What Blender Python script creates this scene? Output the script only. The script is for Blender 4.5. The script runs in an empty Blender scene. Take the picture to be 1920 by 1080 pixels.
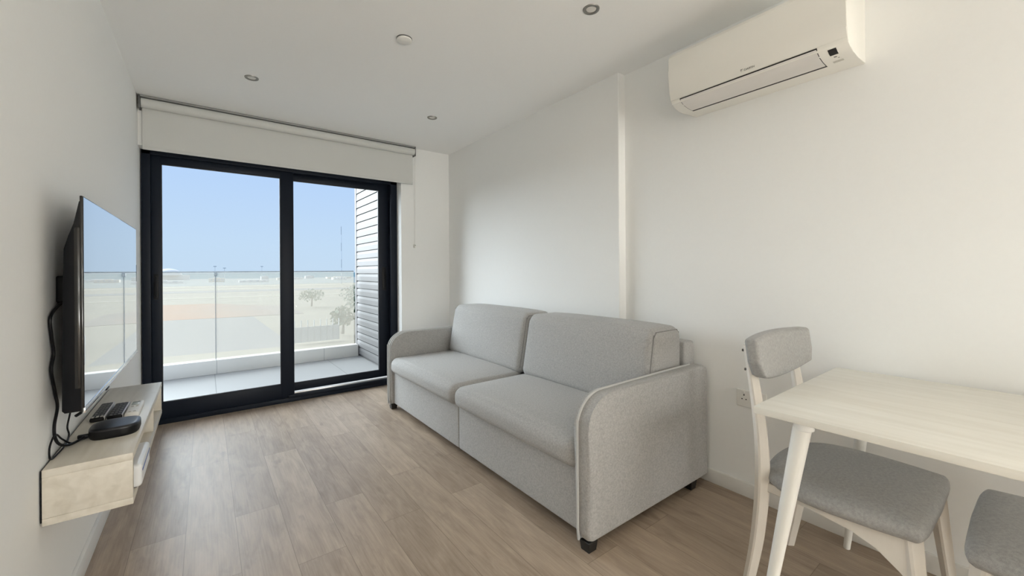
import bpy, bmesh, math, random
from mathutils import Vector, Matrix
R = math.radians
random.seed(7)
S = bpy.context.scene
COL = S.collection

# ------------------------------------------------------------------ materials
def new_mat(name):
    m = bpy.data.materials.new(name); m.use_nodes = True
    nt = m.node_tree; nt.nodes.clear()
    out = nt.nodes.new('ShaderNodeOutputMaterial')
    return m, nt, out
def N(nt, t, **kw):
    n = nt.nodes.new('ShaderNode' + t)
    for k, v in kw.items():
        if k in n.inputs.keys(): n.inputs[k].default_value = v
        else: setattr(n, k, v)
    return n
def L(nt, a, b): nt.links.new(a, b)
def c4(c): return (c[0], c[1], c[2], 1.0)
def srgb(r, g, b):
    f = lambda v: (v/255/12.92 if v/255 <= .04045 else ((v/255+.055)/1.055)**2.4)
    return (f(r), f(g), f(b))

def plain(name, col, rough=.5, metal=0., var=.04, scale=30., bump=0., spec=.5, sheen=0., stretch=(1,1,1), coat=0.):
    m, nt, out = new_mat(name)
    b = N(nt, 'BsdfPrincipled'); b.inputs['Roughness'].default_value = rough
    b.inputs['Metallic'].default_value = metal
    b.inputs['Specular IOR Level'].default_value = spec
    b.inputs['Sheen Weight'].default_value = sheen
    b.inputs['Coat Weight'].default_value = coat
    tc = N(nt, 'TexCoord'); mp = N(nt, 'Mapping'); mp.inputs['Scale'].default_value = stretch
    nz = N(nt, 'TexNoise', Scale=scale, Detail=4.0)
    L(nt, tc.outputs['Object'], mp.inputs['Vector']); L(nt, mp.outputs['Vector'], nz.inputs['Vector'])
    mx = N(nt, 'MixRGB'); mx.inputs[1].default_value = c4([x*(1-var) for x in col]); mx.inputs[2].default_value = c4([min(1, x*(1+var)) for x in col])
    L(nt, nz.outputs['Fac'], mx.inputs[0]); L(nt, mx.outputs[0], b.inputs['Base Color'])
    if bump:
        bp = N(nt, 'Bump', Strength=bump, Distance=.002)
        L(nt, nz.outputs['Fac'], bp.inputs['Height']); L(nt, bp.outputs['Normal'], b.inputs['Normal'])
    L(nt, b.outputs[0], out.inputs[0])
    return m

def fabric(name, dark, light, scale=260., bump=.5):
    m, nt, out = new_mat(name)
    b = N(nt, 'BsdfPrincipled', Roughness=.9); b.inputs['Specular IOR Level'].default_value = .25
    b.inputs['Sheen Weight'].default_value = .12; b.inputs['Sheen Roughness'].default_value = .5
    tc = N(nt, 'TexCoord')
    n1 = N(nt, 'TexNoise', Scale=scale, Detail=3.0); n2 = N(nt, 'TexNoise', Scale=scale*.22, Detail=5.0)
    L(nt, tc.outputs['Object'], n1.inputs['Vector']); L(nt, tc.outputs['Object'], n2.inputs['Vector'])
    ad = N(nt, 'Math', operation='ADD'); L(nt, n1.outputs['Fac'], ad.inputs[0]); L(nt, n2.outputs['Fac'], ad.inputs[1])
    mr = N(nt, 'MapRange'); mr.inputs[1].default_value = .7; mr.inputs[2].default_value = 1.3
    L(nt, ad.outputs[0], mr.inputs[0])
    mx = N(nt, 'MixRGB'); mx.inputs[1].default_value = c4(dark); mx.inputs[2].default_value = c4(light)
    L(nt, mr.outputs[0], mx.inputs[0]); L(nt, mx.outputs[0], b.inputs['Base Color'])
    bp = N(nt, 'Bump', Strength=bump, Distance=.001); L(nt, n1.outputs['Fac'], bp.inputs['Height']); L(nt, bp.outputs['Normal'], b.inputs['Normal'])
    L(nt, b.outputs[0], out.inputs[0])
    return m

def woodgrain(name, base, dark, axis=1, rough=.45, knots=.5, spec=.4):
    """pale wood-effect board, grain along the given axis"""
    m, nt, out = new_mat(name)
    b = N(nt, 'BsdfPrincipled', Roughness=rough); b.inputs['Specular IOR Level'].default_value = spec
    tc = N(nt, 'TexCoord'); mp = N(nt, 'Mapping')
    sc = [14., 14., 14.]; sc[axis] = 1.3; mp.inputs['Scale'].default_value = sc
    n1 = N(nt, 'TexNoise', Scale=2.2, Detail=8.0, Distortion=.6); n2 = N(nt, 'TexNoise', Scale=2.0, Detail=2.0)
    L(nt, tc.outputs['Object'], mp.inputs['Vector']); L(nt, mp.outputs[0], n1.inputs['Vector'])
    mp2 = N(nt, 'Mapping'); sc2 = [5., 5., 5.]; sc2[axis] = 2.; mp2.inputs['Scale'].default_value = sc2
    L(nt, tc.outputs['Object'], mp2.inputs['Vector']); L(nt, mp2.outputs[0], n2.inputs['Vector'])
    r1 = N(nt, 'MapRange'); r1.inputs[1].default_value = .35; r1.inputs[2].default_value = .75; L(nt, n1.outputs['Fac'], r1.inputs[0])
    r2 = N(nt, 'MapRange'); r2.inputs[1].default_value = .62; r2.inputs[2].default_value = .8; r2.inputs[4].default_value = knots; L(nt, n2.outputs['Fac'], r2.inputs[0])
    mxm = N(nt, 'Math', operation='MAXIMUM'); 
    half = N(nt, 'Math', operation='MULTIPLY'); half.inputs[1].default_value = .55; L(nt, r1.outputs[0], half.inputs[0])
    L(nt, half.outputs[0], mxm.inputs[0]); L(nt, r2.outputs[0], mxm.inputs[1])
    mx = N(nt, 'MixRGB'); mx.inputs[1].default_value = c4(base); mx.inputs[2].default_value = c4(dark)
    L(nt, mxm.outputs[0], mx.inputs[0]); L(nt, mx.outputs[0], b.inputs['Base Color'])
    L(nt, b.outputs[0], out.inputs[0])
    return m

def floor_mat():
    m, nt, out = new_mat('oak_planks')
    b = N(nt, 'BsdfPrincipled', Roughness=.40); b.inputs['Specular IOR Level'].default_value = .55
    tc = N(nt, 'TexCoord'); sx = N(nt, 'SeparateXYZ'); L(nt, tc.outputs['Object'], sx.inputs[0])
    W, LEN = .1865, 1.22
    def M(op, a, b_=None):
        n = N(nt, 'Math', operation=op)
        for i, v in enumerate((a, b_)):
            if v is None: continue
            if isinstance(v, (int, float)): n.inputs[i].default_value = v
            else: L(nt, v, n.inputs[i])
        return n.outputs[0]
    u = M('DIVIDE', M('ADD', sx.outputs['X'], .078 + W*40), W)
    iu = M('FLOOR', u); fu = M('FRACT', u)
    wn = N(nt, 'TexWhiteNoise', noise_dimensions='1D'); L(nt, iu, wn.inputs['W'])
    # every other row is shifted, with some scatter
    off = M('ADD', M('MULTIPLY', M('MODULO', iu, 2.), .62), M('MULTIPLY', wn.outputs['Value'], .18))
    v = M('ADD', M('DIVIDE', M('ADD', sx.outputs['Y'], 20.), LEN), off)
    iv = M('FLOOR', v); fv = M('FRACT', v)
    cb = N(nt, 'CombineXYZ'); L(nt, iu, cb.inputs[0]); L(nt, iv, cb.inputs[1])
    pn = N(nt, 'TexWhiteNoise', noise_dimensions='3D'); L(nt, cb.outputs[0], pn.inputs['Vector'])
    # grain, shifted per plank
    ofs = N(nt, 'VectorMath', operation='MULTIPLY'); L(nt, pn.outputs['Color'], ofs.inputs[0]); ofs.inputs[1].default_value = (9, 9, 9)
    add = N(nt, 'VectorMath', operation='ADD'); L(nt, tc.outputs['Object'], add.inputs[0]); L(nt, ofs.outputs[0], add.inputs[1])
    mp = N(nt, 'Mapping'); mp.inputs['Scale'].default_value = (9, 1.5, 1); L(nt, add.outputs[0], mp.inputs['Vector'])
    g = N(nt, 'TexNoise', Scale=2.4, Detail=9., Distortion=.8); g.inputs['Roughness'].default_value = .62; L(nt, mp.outputs[0], g.inputs['Vector'])
    mp3 = N(nt, 'Mapping'); mp3.inputs['Scale'].default_value = (95, 2.6, 1); L(nt, add.outputs[0], mp3.inputs['Vector'])
    fg = N(nt, 'TexNoise', Scale=2.0, Detail=3.); L(nt, mp3.outputs[0], fg.inputs['Vector'])
    mp2 = N(nt, 'Mapping'); mp2.inputs['Scale'].default_value = (7, 2.6, 1); L(nt, add.outputs[0], mp2.inputs['Vector'])
    kn = N(nt, 'TexNoise', Scale=1.6, Detail=4.); L(nt, mp2.outputs[0], kn.inputs['Vector'])
    t = M('ADD', M('ADD', M('MULTIPLY', g.outputs['Fac'], .55), M('MULTIPLY', fg.outputs['Fac'], .25)), M('MULTIPLY', M('SUBTRACT', pn.outputs['Value'], .5), .13))
    r1 = N(nt, 'MapRange'); r1.inputs[1].default_value = .22; r1.inputs[2].default_value = .58; L(nt, t, r1.inputs[0])
    mx = N(nt, 'MixRGB'); mx.inputs[1].default_value = c4(FLOOR_D); mx.inputs[2].default_value = c4(FLOOR_L); L(nt, r1.outputs[0], mx.inputs[0])
    rk = N(nt, 'MapRange'); rk.inputs[1].default_value = .62; rk.inputs[2].default_value = .74; rk.inputs[4].default_value = .55; L(nt, kn.outputs['Fac'], rk.inputs[0])
    mk = N(nt, 'MixRGB'); mk.inputs[2].default_value = c4([x*.62 for x in FLOOR_D]); L(nt, rk.outputs[0], mk.inputs[0]); L(nt, mx.outputs[0], mk.inputs[1])
    # seams
    eu = M('MULTIPLY', M('MINIMUM', fu, M('SUBTRACT', 1., fu)), W); ev = M('MULTIPLY', M('MINIMUM', fv, M('SUBTRACT', 1., fv)), LEN)
    seam = M('LESS_THAN', M('MINIMUM', eu, ev), .0011)
    ms = N(nt, 'MixRGB'); ms.inputs[2].default_value = c4([x*.6 for x in FLOOR_D]); L(nt, M('MULTIPLY', seam, .7), ms.inputs[0]); L(nt, mk.outputs[0], ms.inputs[1])
    L(nt, ms.outputs[0], b.inputs['Base Color'])
    bp = N(nt, 'Bump', Strength=.12, Distance=.001); L(nt, fg.outputs['Fac'], bp.inputs['Height']); L(nt, bp.outputs['Normal'], b.inputs['Normal'])
    L(nt, b.outputs[0], out.inputs[0])
    return m
FLOOR_D = srgb(136, 119, 102); FLOOR_L = srgb(184, 166, 147)

def clear_glass(name, tint=(.97, .985, .98)):
    m, nt, out = new_mat(name)
    t = N(nt, 'BsdfTransparent', Color=c4(tint)); g = N(nt, 'BsdfGlossy', Roughness=.0)
    f = N(nt, 'Fresnel', IOR=1.035); mx = N(nt, 'MixShader')
    L(nt, f.outputs[0], mx.inputs[0]); L(nt, t.outputs[0], mx.inputs[1]); L(nt, g.outputs[0], mx.inputs[2]); L(nt, mx.outputs[0], out.inputs[0])
    return m
def dusty_glass(name, veil=.3):
    """balustrade glass under a film of salt and dust"""
    m, nt, out = new_mat(name)
    t = N(nt, 'BsdfTransparent', Color=c4((.98, .99, .985)))
    tr = N(nt, 'BsdfTranslucent', Color=c4((.67, .615, .53))); d = N(nt, 'BsdfDiffuse', Color=c4((.67, .615, .53)))
    m1 = N(nt, 'MixShader'); m1.inputs[0].default_value = .35; L(nt, tr.outputs[0], m1.inputs[1]); L(nt, d.outputs[0], m1.inputs[2])
    nz = N(nt, 'TexNoise', Scale=3., Detail=5.); tc = N(nt, 'TexCoord'); L(nt, tc.outputs['Object'], nz.inputs['Vector'])
    r = N(nt, 'MapRange'); r.inputs[3].default_value = veil*.85; r.inputs[4].default_value = veil*1.15; L(nt, nz.outputs['Fac'], r.inputs[0])
    m2 = N(nt, 'MixShader'); L(nt, r.outputs[0], m2.inputs[0]); L(nt, t.outputs[0], m2.inputs[1]); L(nt, m1.outputs[0], m2.inputs[2])
    L(nt, m2.outputs[0], out.inputs[0])
    return m
def screen_mat():
    m, nt, out = new_mat('tv_screen_gloss')
    d = N(nt, 'BsdfDiffuse', Color=c4((.006, .006, .008))); g = N(nt, 'BsdfGlossy', Color=c4((.93, .93, .93)), Roughness=.012)
    lw = N(nt, 'LayerWeight', Blend=.5); cr = N(nt, 'ValToRGB')
    e = cr.color_ramp.elements; e[0].position = 0; e[0].color = (.045,)*3+(1,); e[1].position = 1; e[1].color = (1, 1, 1, 1)
    x = e.new(.62); x.color = (.12,)*3+(1,); x = e.new(.85); x.color = (.86,)*3+(1,)
    mx = N(nt, 'MixShader'); L(nt, lw.outputs['Facing'], cr.inputs[0]); L(nt, cr.outputs[0], mx.inputs[0]); L(nt, d.outputs[0], mx.inputs[1]); L(nt, g.outputs[0], mx.inputs[2])
    L(nt, mx.outputs[0], out.inputs[0])
    return m
def tile_mat(name, col, joint, tw, th, ox=0., oy=0.):
    m, nt, out = new_mat(name)
    b = N(nt, 'BsdfPrincipled', Roughness=.5)
    tc = N(nt, 'TexCoord'); mp = N(nt, 'Mapping'); mp.inputs['Location'].default_value = (ox, oy, 0); L(nt, tc.outputs['Object'], mp.inputs['Vector'])
    br = N(nt, 'TexBrick', Color1=c4(col), Color2=c4([x*.97 for x in col]), Mortar=c4(joint)); br.offset = 0.; br.squash = 1.
    br.inputs['Scale'].default_value = 1.; br.inputs['Mortar Size'].default_value = .004
    br.inputs['Brick Width'].default_value = tw; br.inputs['Row Height'].default_value = th
    L(nt, mp.outputs[0], br.inputs['Vector']); L(nt, br.outputs['Color'], b.inputs['Base Color']); L(nt, b.outputs[0], out.inputs[0])
    return m

WALL = plain('wall_paint', (.86, .863, .85), .75, var=.012, scale=60, bump=.04, spec=.25)
CEIL = plain('ceiling_paint', (.91, .91, .90), .85, var=.012, scale=60, spec=.2)
TRIM = plain('skirting_paint', (.86, .85, .82), .4, var=.01)
FLOOR = floor_mat()
ALU = plain('anthracite_aluminium', (.0095, .0135, .0225), .42, var=.05, scale=200, spec=.16)
SEALM = plain('rubber_seal', (.03, .03, .033), .6)
SILVER = plain('bright_track', (.75, .75, .74), .3, metal=.9, var=.02)
GLASS = clear_glass('door_glass')
RAILG = dusty_glass('dusty_rail_glass', .27)
SOFA = fabric('sofa_weave', (.315, .31, .302), (.49, .482, .47), 620, .35)
SEAMF = plain('sofa_seam', (.255, .25, .243), .9, var=.06, scale=200)
PIPE = plain('sofa_lit_piping', (.50, .50, .49), .8, var=.06, scale=200)  # lighter tone paints the window light along the rounded arm edges
CHAIRF = fabric('chair_weave', (.29, .287, .28), (.415, .41, .40), 520, .35)
BLACKP = plain('black_plastic', (.007, .007, .008), .45, var=.05, spec=.25)
TVBACK = plain('tv_housing', (.006, .0065, .008), .5, var=.05, scale=80, spec=.15)
TVGLOSS = plain('tv_glossy_edge', (.012, .0115, .011), .1, var=.05, spec=.6)
SCREEN = screen_mat()
CHROME = plain('bright_bezel', (.8, .8, .8), .18, metal=1., var=.02)
NICKEL = plain('satin_nickel', (.30, .29, .27), .42, metal=1., var=.04)
LENS = plain('lamp_lens', (.72, .70, .66), .35, var=.02)
WHITEP = plain('white_plastic', (.80, .79, .755), .4, var=.01)
ACW = plain('air_con_plastic', (.83, .81, .755), .38, var=.008)
ACFLAP = plain('air_con_flap', (.74, .715, .685), .45, var=.008)
DARK = plain('dark_gap', (.012, .01, .01), .7)
GREYTXT = plain('grey_print', (.28, .27, .25), .6)
BADGE = plain('badge_print', (.52, .50, .45), .5)
WOODL = woodgrain('pale_board', srgb(216, 210, 198), srgb(184, 176, 160), axis=1, knots=.45, rough=.36)
TABLEW = woodgrain('table_board', srgb(240, 237, 228), srgb(220, 215, 202), axis=1, rough=.3, knots=.5, spec=.5)
WOODW = plain('whitewashed_beech', srgb(225, 219, 210), .5, var=.05, scale=9, stretch=(6, 6, 1))
WHITEL = plain('white_lacquer', (.84, .83, .79), .35, var=.01)
BLIND = plain('blind_fabric', (.63, .635, .615), .85, var=.02, scale=400)
BLACKWOOD = plain('black_foot', (.012, .011, .01), .5)
TILE = tile_mat('balcony_tile', (.46, .45, .43), (.27, .265, .25), 1.26, 1.2, ox=1.18, oy=.0)
KERBT = tile_mat('kerb_tile', (.90, .87, .82), (.6, .59, .56), 1.2, 2.0, ox=1.1, oy=0)
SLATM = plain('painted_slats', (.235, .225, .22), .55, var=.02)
SCREW = plain('screw_head', (.2, .19, .18), .4, metal=.8)

# ------------------------------------------------------------------ mesh helpers
def root_loc(o):
    v = Vector((0, 0, 0))
    while o is not None: v = v + Vector(o.location); o = o.parent
    return v
def obj(name, bm, mat, parent=None, smooth=True, ang=38):
    """link the bmesh as one object; coordinates are world ones, taken relative to the parent's base"""
    if parent is not None: bmesh.ops.translate(bm, verts=bm.verts[:], vec=-root_loc(parent))
    bmesh.ops.recalc_face_normals(bm, faces=bm.faces[:])
    me = bpy.data.meshes.new(name); bm.to_mesh(me); bm.free()
    me.materials.append(mat)
    if smooth:
        me.polygons.foreach_set('use_smooth', [True]*len(me.polygons)); me.set_sharp_from_angle(angle=R(ang))
    o = bpy.data.objects.new(name, me); COL.objects.link(o)
    if parent is not None: o.parent = parent
    return o
def tag(o, label=None, cat=None, group=None, kind=None):
    if label: o['label'] = label
    if cat: o['category'] = cat
    if group: o['group'] = group
    if kind: o['kind'] = kind
    return o
def thing(name, label, cat, loc, group=None):
    o = bpy.data.objects.new(name, None); COL.objects.link(o); o.location = loc; o.empty_display_size = .05
    return tag(o, label, cat, group)
def single(name, bm, mat, label, cat, loc, group=None, **kw):
    """a thing that is one mesh, with its origin at its base"""
    bmesh.ops.translate(bm, verts=bm.verts[:], vec=-Vector(loc))
    o = obj(name, bm, mat, None, **kw); o.location = loc
    return tag(o, label, cat, group)
def structure(name, bm, mat, label=None, cat=None, **kw):
    o = obj(name, bm, mat, None, **kw); o['kind'] = 'structure'
    if label: o['label'] = label
    if cat: o['category'] = cat
    return o
def B(): return bmesh.new()
def box(bm, x0, x1, y0, y1, z0, z1, r=0., seg=2):
    t = bmesh.new()
    bmesh.ops.create_cube(t, size=1.)
    for v in t.verts: v.co = Vector(((x0+x1)/2+v.co.x*(x1-x0), (y0+y1)/2+v.co.y*(y1-y0), (z0+z1)/2+v.co.z*(z1-z0)))
    if r: bmesh.ops.bevel(t, geom=t.edges[:], offset=r, segments=seg, profile=.5, affect='EDGES')
    merge(bm, t); return bm
def merge(bm, t, M=None):
    if M is not None: bmesh.ops.transform(t, matrix=M, verts=t.verts[:])
    me = bpy.data.meshes.new('tmp'); t.to_mesh(me); t.free(); bm.from_mesh(me); bpy.data.meshes.remove(me)
def prism(bm, pts, axis, a0, a1, r=0., seg=2):
    """extrude a 2-D profile; axis 1: points are (x,z); axis 0: (y,z); axis 2: (x,y)"""
    t = bmesh.new()
    def P(p, a): return (p[0], a, p[1]) if axis == 1 else ((a, p[0], p[1]) if axis == 0 else (p[0], p[1], a))
    va = [t.verts.new(P(p, a0)) for p in pts]; vb = [t.verts.new(P(p, a1)) for p in pts]; n = len(pts)
    fa = t.faces.new(va); fb = t.faces.new(vb[::-1])
    for i in range(n): t.faces.new((va[i], va[(i+1) % n], vb[(i+1) % n], vb[i]))
    if r:
        ed = list(fa.edges)+list(fb.edges)
        bmesh.ops.bevel(t, geom=ed, offset=r, segments=seg, profile=.5, affect='EDGES')
    merge(bm, t); return bm
def tube(bm, pts, rad, n=10, closed=False, smooth=6):
    P = [Vector(p) for p in pts]
    if smooth and len(P) > 2:
        Q = []; m = len(P)
        rng = range(m) if closed else range(m-1)
        for i in rng:
            p0 = P[(i-1) % m] if (closed or i > 0) else P[i]*2-P[i+1]; p1 = P[i]; p2 = P[(i+1) % m]; p3 = P[(i+2) % m] if (closed or i+2 < m) else p2*2-p1
            for k in range(smooth):
                t = k/smooth
                Q.append(.5*((2*p1)+(-p0+p2)*t+(2*p0-5*p1+4*p2-p3)*t*t+(-p0+3*p1-3*p2+p3)*t**3))
        if not closed: Q.append(P[-1])
        P = Q
    m = len(P); rings = []; up = None
    for i, p in enumerate(P):
        a = P[(i-1) % m] if (closed or i > 0) else p; b = P[(i+1) % m] if (closed or i < m-1) else p
        d = (b-a).normalized()
        if up is None: up = d.orthogonal().normalized()
        up = (up-d*up.dot(d)).normalized(); s = d.cross(up)
        rr = rad[min(i, len(rad)-1)] if isinstance(rad, (list, tuple)) else rad
        rings.append([bm.verts.new(p+(up*math.cos(2*math.pi*k/n)+s*math.sin(2*math.pi*k/n))*rr) for k in range(n)])
    for i in range(m if closed else m-1):
        A, Bq = rings[i], rings[(i+1) % m]
        for k in range(n): bm.faces.new((A[k], A[(k+1) % n], Bq[(k+1) % n], Bq[k]))
    if not closed: bm.faces.new(rings[0][::-1]); bm.faces.new(rings[-1])
    return bm
def lathe(bm, prof, center, n=40, M=None):
    """prof: (radius, z) list, spun about z"""
    t = bmesh.new(); rings = []
    for r, z in prof:
        if r < 1e-6: rings.append([t.verts.new((0, 0, z))])
        else: rings.append([t.verts.new((r*math.cos(2*math.pi*k/n), r*math.sin(2*math.pi*k/n), z)) for k in range(n)])
    for a, b in zip(rings, rings[1:]):
        for k in range(n):
            if len(a) == 1 and len(b) == 1: continue
            if len(a) == 1: t.faces.new((a[0], b[(k+1) % n], b[k]))
            elif len(b) == 1: t.faces.new((a[k], a[(k+1) % n], b[0]))
            else: t.faces.new((a[k], a[(k+1) % n], b[(k+1) % n], b[k]))
    merge(bm, t, Matrix.Translation(center) @ (M or Matrix())); return bm
def softbox(bm, x0, x1, y0, y1, z0, z1, r, deform=None, n=10, seg=5):
    """upholstered block: every edge rounded by r, faces gridded so that deform(p, u, v, w) can swell them"""
    h = Vector(((x1-x0)/2, (y1-y0)/2, (z1-z0)/2)); c = Vector(((x0+x1)/2, (y0+y1)/2, (z0+z1)/2))
    def samples(hh):
        e = [hh-r+r*math.tan(R(45)*k/seg) for k in range(seg+1)]
        mid = [-(hh-r)+2*(hh-r)*k/n for k in range(1, n)]
        return [-x for x in e[::-1]]+mid+e
    ax = [samples(h[i]) for i in range(3)]
    t = bmesh.new(); cache = {}
    def vert(p):
        q = Vector([max(-(h[i]-r), min(h[i]-r, p[i])) for i in range(3)]); d = Vector(p)-q
        if d.length > 1e-9: s = q+d.normalized()*r
        else: s = Vector(p)
        k = tuple(round(x, 6) for x in p)
        if k not in cache:
            uvw = (p[0]/h[0], p[1]/h[1], p[2]/h[2])
            s = s+c
            if deform: s = Vector(deform(s, *uvw))
            cache[k] = t.verts.new(s)
        return cache[k]
    for a in range(3):
        b_, c_ = (a+1) % 3, (a+2) % 3
        for sgn in (-1, 1):
            for i in range(len(ax[b_])-1):
                for j in range(len(ax[c_])-1):
                    vs = []
                    for (ii, jj) in ((i, j), (i+1, j), (i+1, j+1), (i, j+1)):
                        p = [0, 0, 0]; p[a] = sgn*h[a]; p[b_] = ax[b_][ii]; p[c_] = ax[c_][jj]; vs.append(vert(p))
                    if sgn < 0: vs = vs[::-1]
                    try: t.faces.new(vs)
                    except ValueError: pass
    merge(bm, t); return bm

# ------------------------------------------------------------------ room numbers (metres)
XL, XR, XR2, YW, H = -.40, 2.26, 2.193, 4.07, 2.5
YREAR = -5.0
YSTEP = 1.717

# ------------------------------------------------------------------ the setting
structure('floor', box(B(), XL-.2, XR+.3, YREAR-.2, 4.40, -.12, 0), FLOOR, smooth=False)
structure('ceiling', box(B(), XL-.2, XR+.3, YREAR-.2, 4.42, H, H+.14), CEIL, smooth=False)
structure('wall_left', box(B(), XL-.2, XL, YREAR-.2, 4.40, 0, H), WALL, smooth=False)
w = prism(B(), [(XR, YREAR-.2), (XR, YSTEP), (XR2+.004, YSTEP), (XR2, YSTEP+.004), (XR2, YW+.3), (XR+.3, YW+.3), (XR+.3, YREAR-.2)], 2, 0, H)
structure('wall_right', w, WALL, smooth=False)
DX0, DX1, DZ = -.392, 1.632, 2.142
w = B(); box(w, DX1, XR2, YW, 4.40, 0, H); box(w, XL, DX1, YW, 4.40, DZ, H)
structure('wall_back', w, WALL, smooth=False)
structure('wall_rear', box(B(), XL, XR, YREAR-.2, YREAR, 0, H), WALL, smooth=False)
structure('baseboard_right', box(B(), XR-.014, XR, YREAR, YSTEP, 0, .075, .003), TRIM)
structure('baseboard_left', box(B(), XL, XL+.014, YREAR, YW, 0, .082, .003), TRIM)
structure('baseboard_back', box(B(), 1.66, XR2-.001, YW-.014, YW, 0, .075, .003), TRIM)

# sliding balcony door
door = tag(bpy.data.objects.new('door_1', None), 'anthracite framed sliding glass door to the balcony', 'door', kind='structure')
COL.objects.link(door); door.location = (.62, 4.22, 0)
YF = 4.185
f = B()
box(f, DX0, DX0+.052, YF, YF+.12, 0, DZ, .003); box(f, DX1-.068, DX1, YF, YF+.12, 0, DZ, .003)
box(f, DX0, DX1, YF, YF+.12, DZ-.035, DZ, .003); box(f, DX0, DX1, YF, YF+.12, -.01, .038, .003)
box(f, .60, DX1, YF, YF+.05, .03, .062, .002)
obj('frame', f, ALU, door)
obj('track', box(B(), .652, 1.563, YF+.035, YF+.043, .055, .073, .001), SILVER, door)
def sash(x0, x1, xa, xb, y0, y1, za, zb, zlo, zhi):
    s = B()
    box(s, x0, xa, y0, y1, zlo, zhi, .003); box(s, xb, x1, y0, y1, zlo, zhi, .003)
    box(s, xa-.002, xb+.002, y0, y1, zlo, za, .003); box(s, xa-.002, xb+.002, y0, y1, zb, zhi, .003)
    o = obj('sash', s, ALU, door)
    g = B(); ym = (y0+y1)/2
    box(g, xa-.006, xb+.006, ym-.004, ym+.004, za-.006, zb+.006)
    obj('glass', g, GLASS, o, smooth=False)
    k = B()
    for a, b, c, d in ((xa, xa+.005, za, zb), (xb-.005, xb, za, zb), (xa, xb, za, za+.005), (xa, xb, zb-.005, zb)): box(k, a, b, y0+.006, ym-.004, c, d)
    obj('seal', k, SEALM, o, smooth=False)
    return o
s1 = sash(-.340, .651, -.278, .544, 4.205, 4.25, .166, 2.047, .036, 2.108)
s2 = sash(.56, 1.566, .651, 1.463, 4.262, 4.305, .146, 2.047, .075, 2.108)
hb = B(); box(hb, 1.494, 1.536, 4.258, 4.264, .99, 1.235, .002); box(hb, 1.506, 1.524, 4.255, 4.262, 1.02, 1.21, .003)
obj('handle', hb, BLACKP, s2)
hb = B(); box(hb, -.325, -.297, 4.199, 4.207, .98, 1.18, .003); tube(hb, [(-.31, 4.19, 1.0), (-.31, 4.17, 1.02), (-.31, 4.17, 1.14), (-.31, 4.19, 1.16)], .006)
obj('handle', hb, BLACKP, s1)

# balcony
BZ, BY = -.03, 6.03
structure('balcony_floor', box(B(), -2.2, 1.90, 4.40, BY+.25, BZ-.2, BZ), TILE, smooth=False)
structure('balcony_kerb', box(B(), -2.2, 1.76, BY, BY+.13, BZ, BZ+.166, .004), KERBT, 'low grey tiled kerb along the balcony edge', 'kerb')
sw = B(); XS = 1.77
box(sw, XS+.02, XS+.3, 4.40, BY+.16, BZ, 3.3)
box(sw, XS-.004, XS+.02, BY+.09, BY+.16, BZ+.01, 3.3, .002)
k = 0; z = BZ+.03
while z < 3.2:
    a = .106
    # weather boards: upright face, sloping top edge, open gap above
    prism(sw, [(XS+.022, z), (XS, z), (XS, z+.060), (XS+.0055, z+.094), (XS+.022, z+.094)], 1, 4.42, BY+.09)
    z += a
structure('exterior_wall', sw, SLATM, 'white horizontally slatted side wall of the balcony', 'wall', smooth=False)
wl = B(); prism(wl, [(XS-.006, 1.36), (XS-.05, 1.36), (XS-.004, 1.245)], 1, 4.98, 5.09)
single('wall_wedge', wl, WHITEP, 'small wedge-shaped fitting on the slatted balcony wall', 'wall light', (XS, 5.03, 1.245))  # small wedge-shaped plate, function unknown
rl = thing('glass_balustrade', 'frameless glass balustrade of two panes with a thin grey top rail on the balcony kerb', 'balustrade', (.6, BY+.075, BZ+.166))
YG = BY+.014; ZT = 1.195
obj('pane', box(B(), -2.1, .088, YG, YG+.012, BZ+.155, ZT), RAILG, rl, smooth=False)
obj('pane', box(B(), .096, 1.705, YG, YG+.012, BZ+.155, ZT), RAILG, rl, smooth=False)
RAILM = plain('grey_rail', (.42, .46, .50), .4, metal=.3)
obj('top_rail', box(B(), -2.1, 1.705, YG-.006, YG+.018, ZT-.002, ZT+.010, .002), RAILM, rl)
obj('clip', box(B(), .078, .106, YG-.01, YG+.022, ZT-.045, ZT-.005, .002), RAILM, rl)
obj('joint', box(B(), .0885, .0955, YG+.001, YG+.011, BZ+.17, ZT-.05), plain('joint_strip', (.42, .44, .45), .5), rl, smooth=False)

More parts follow.
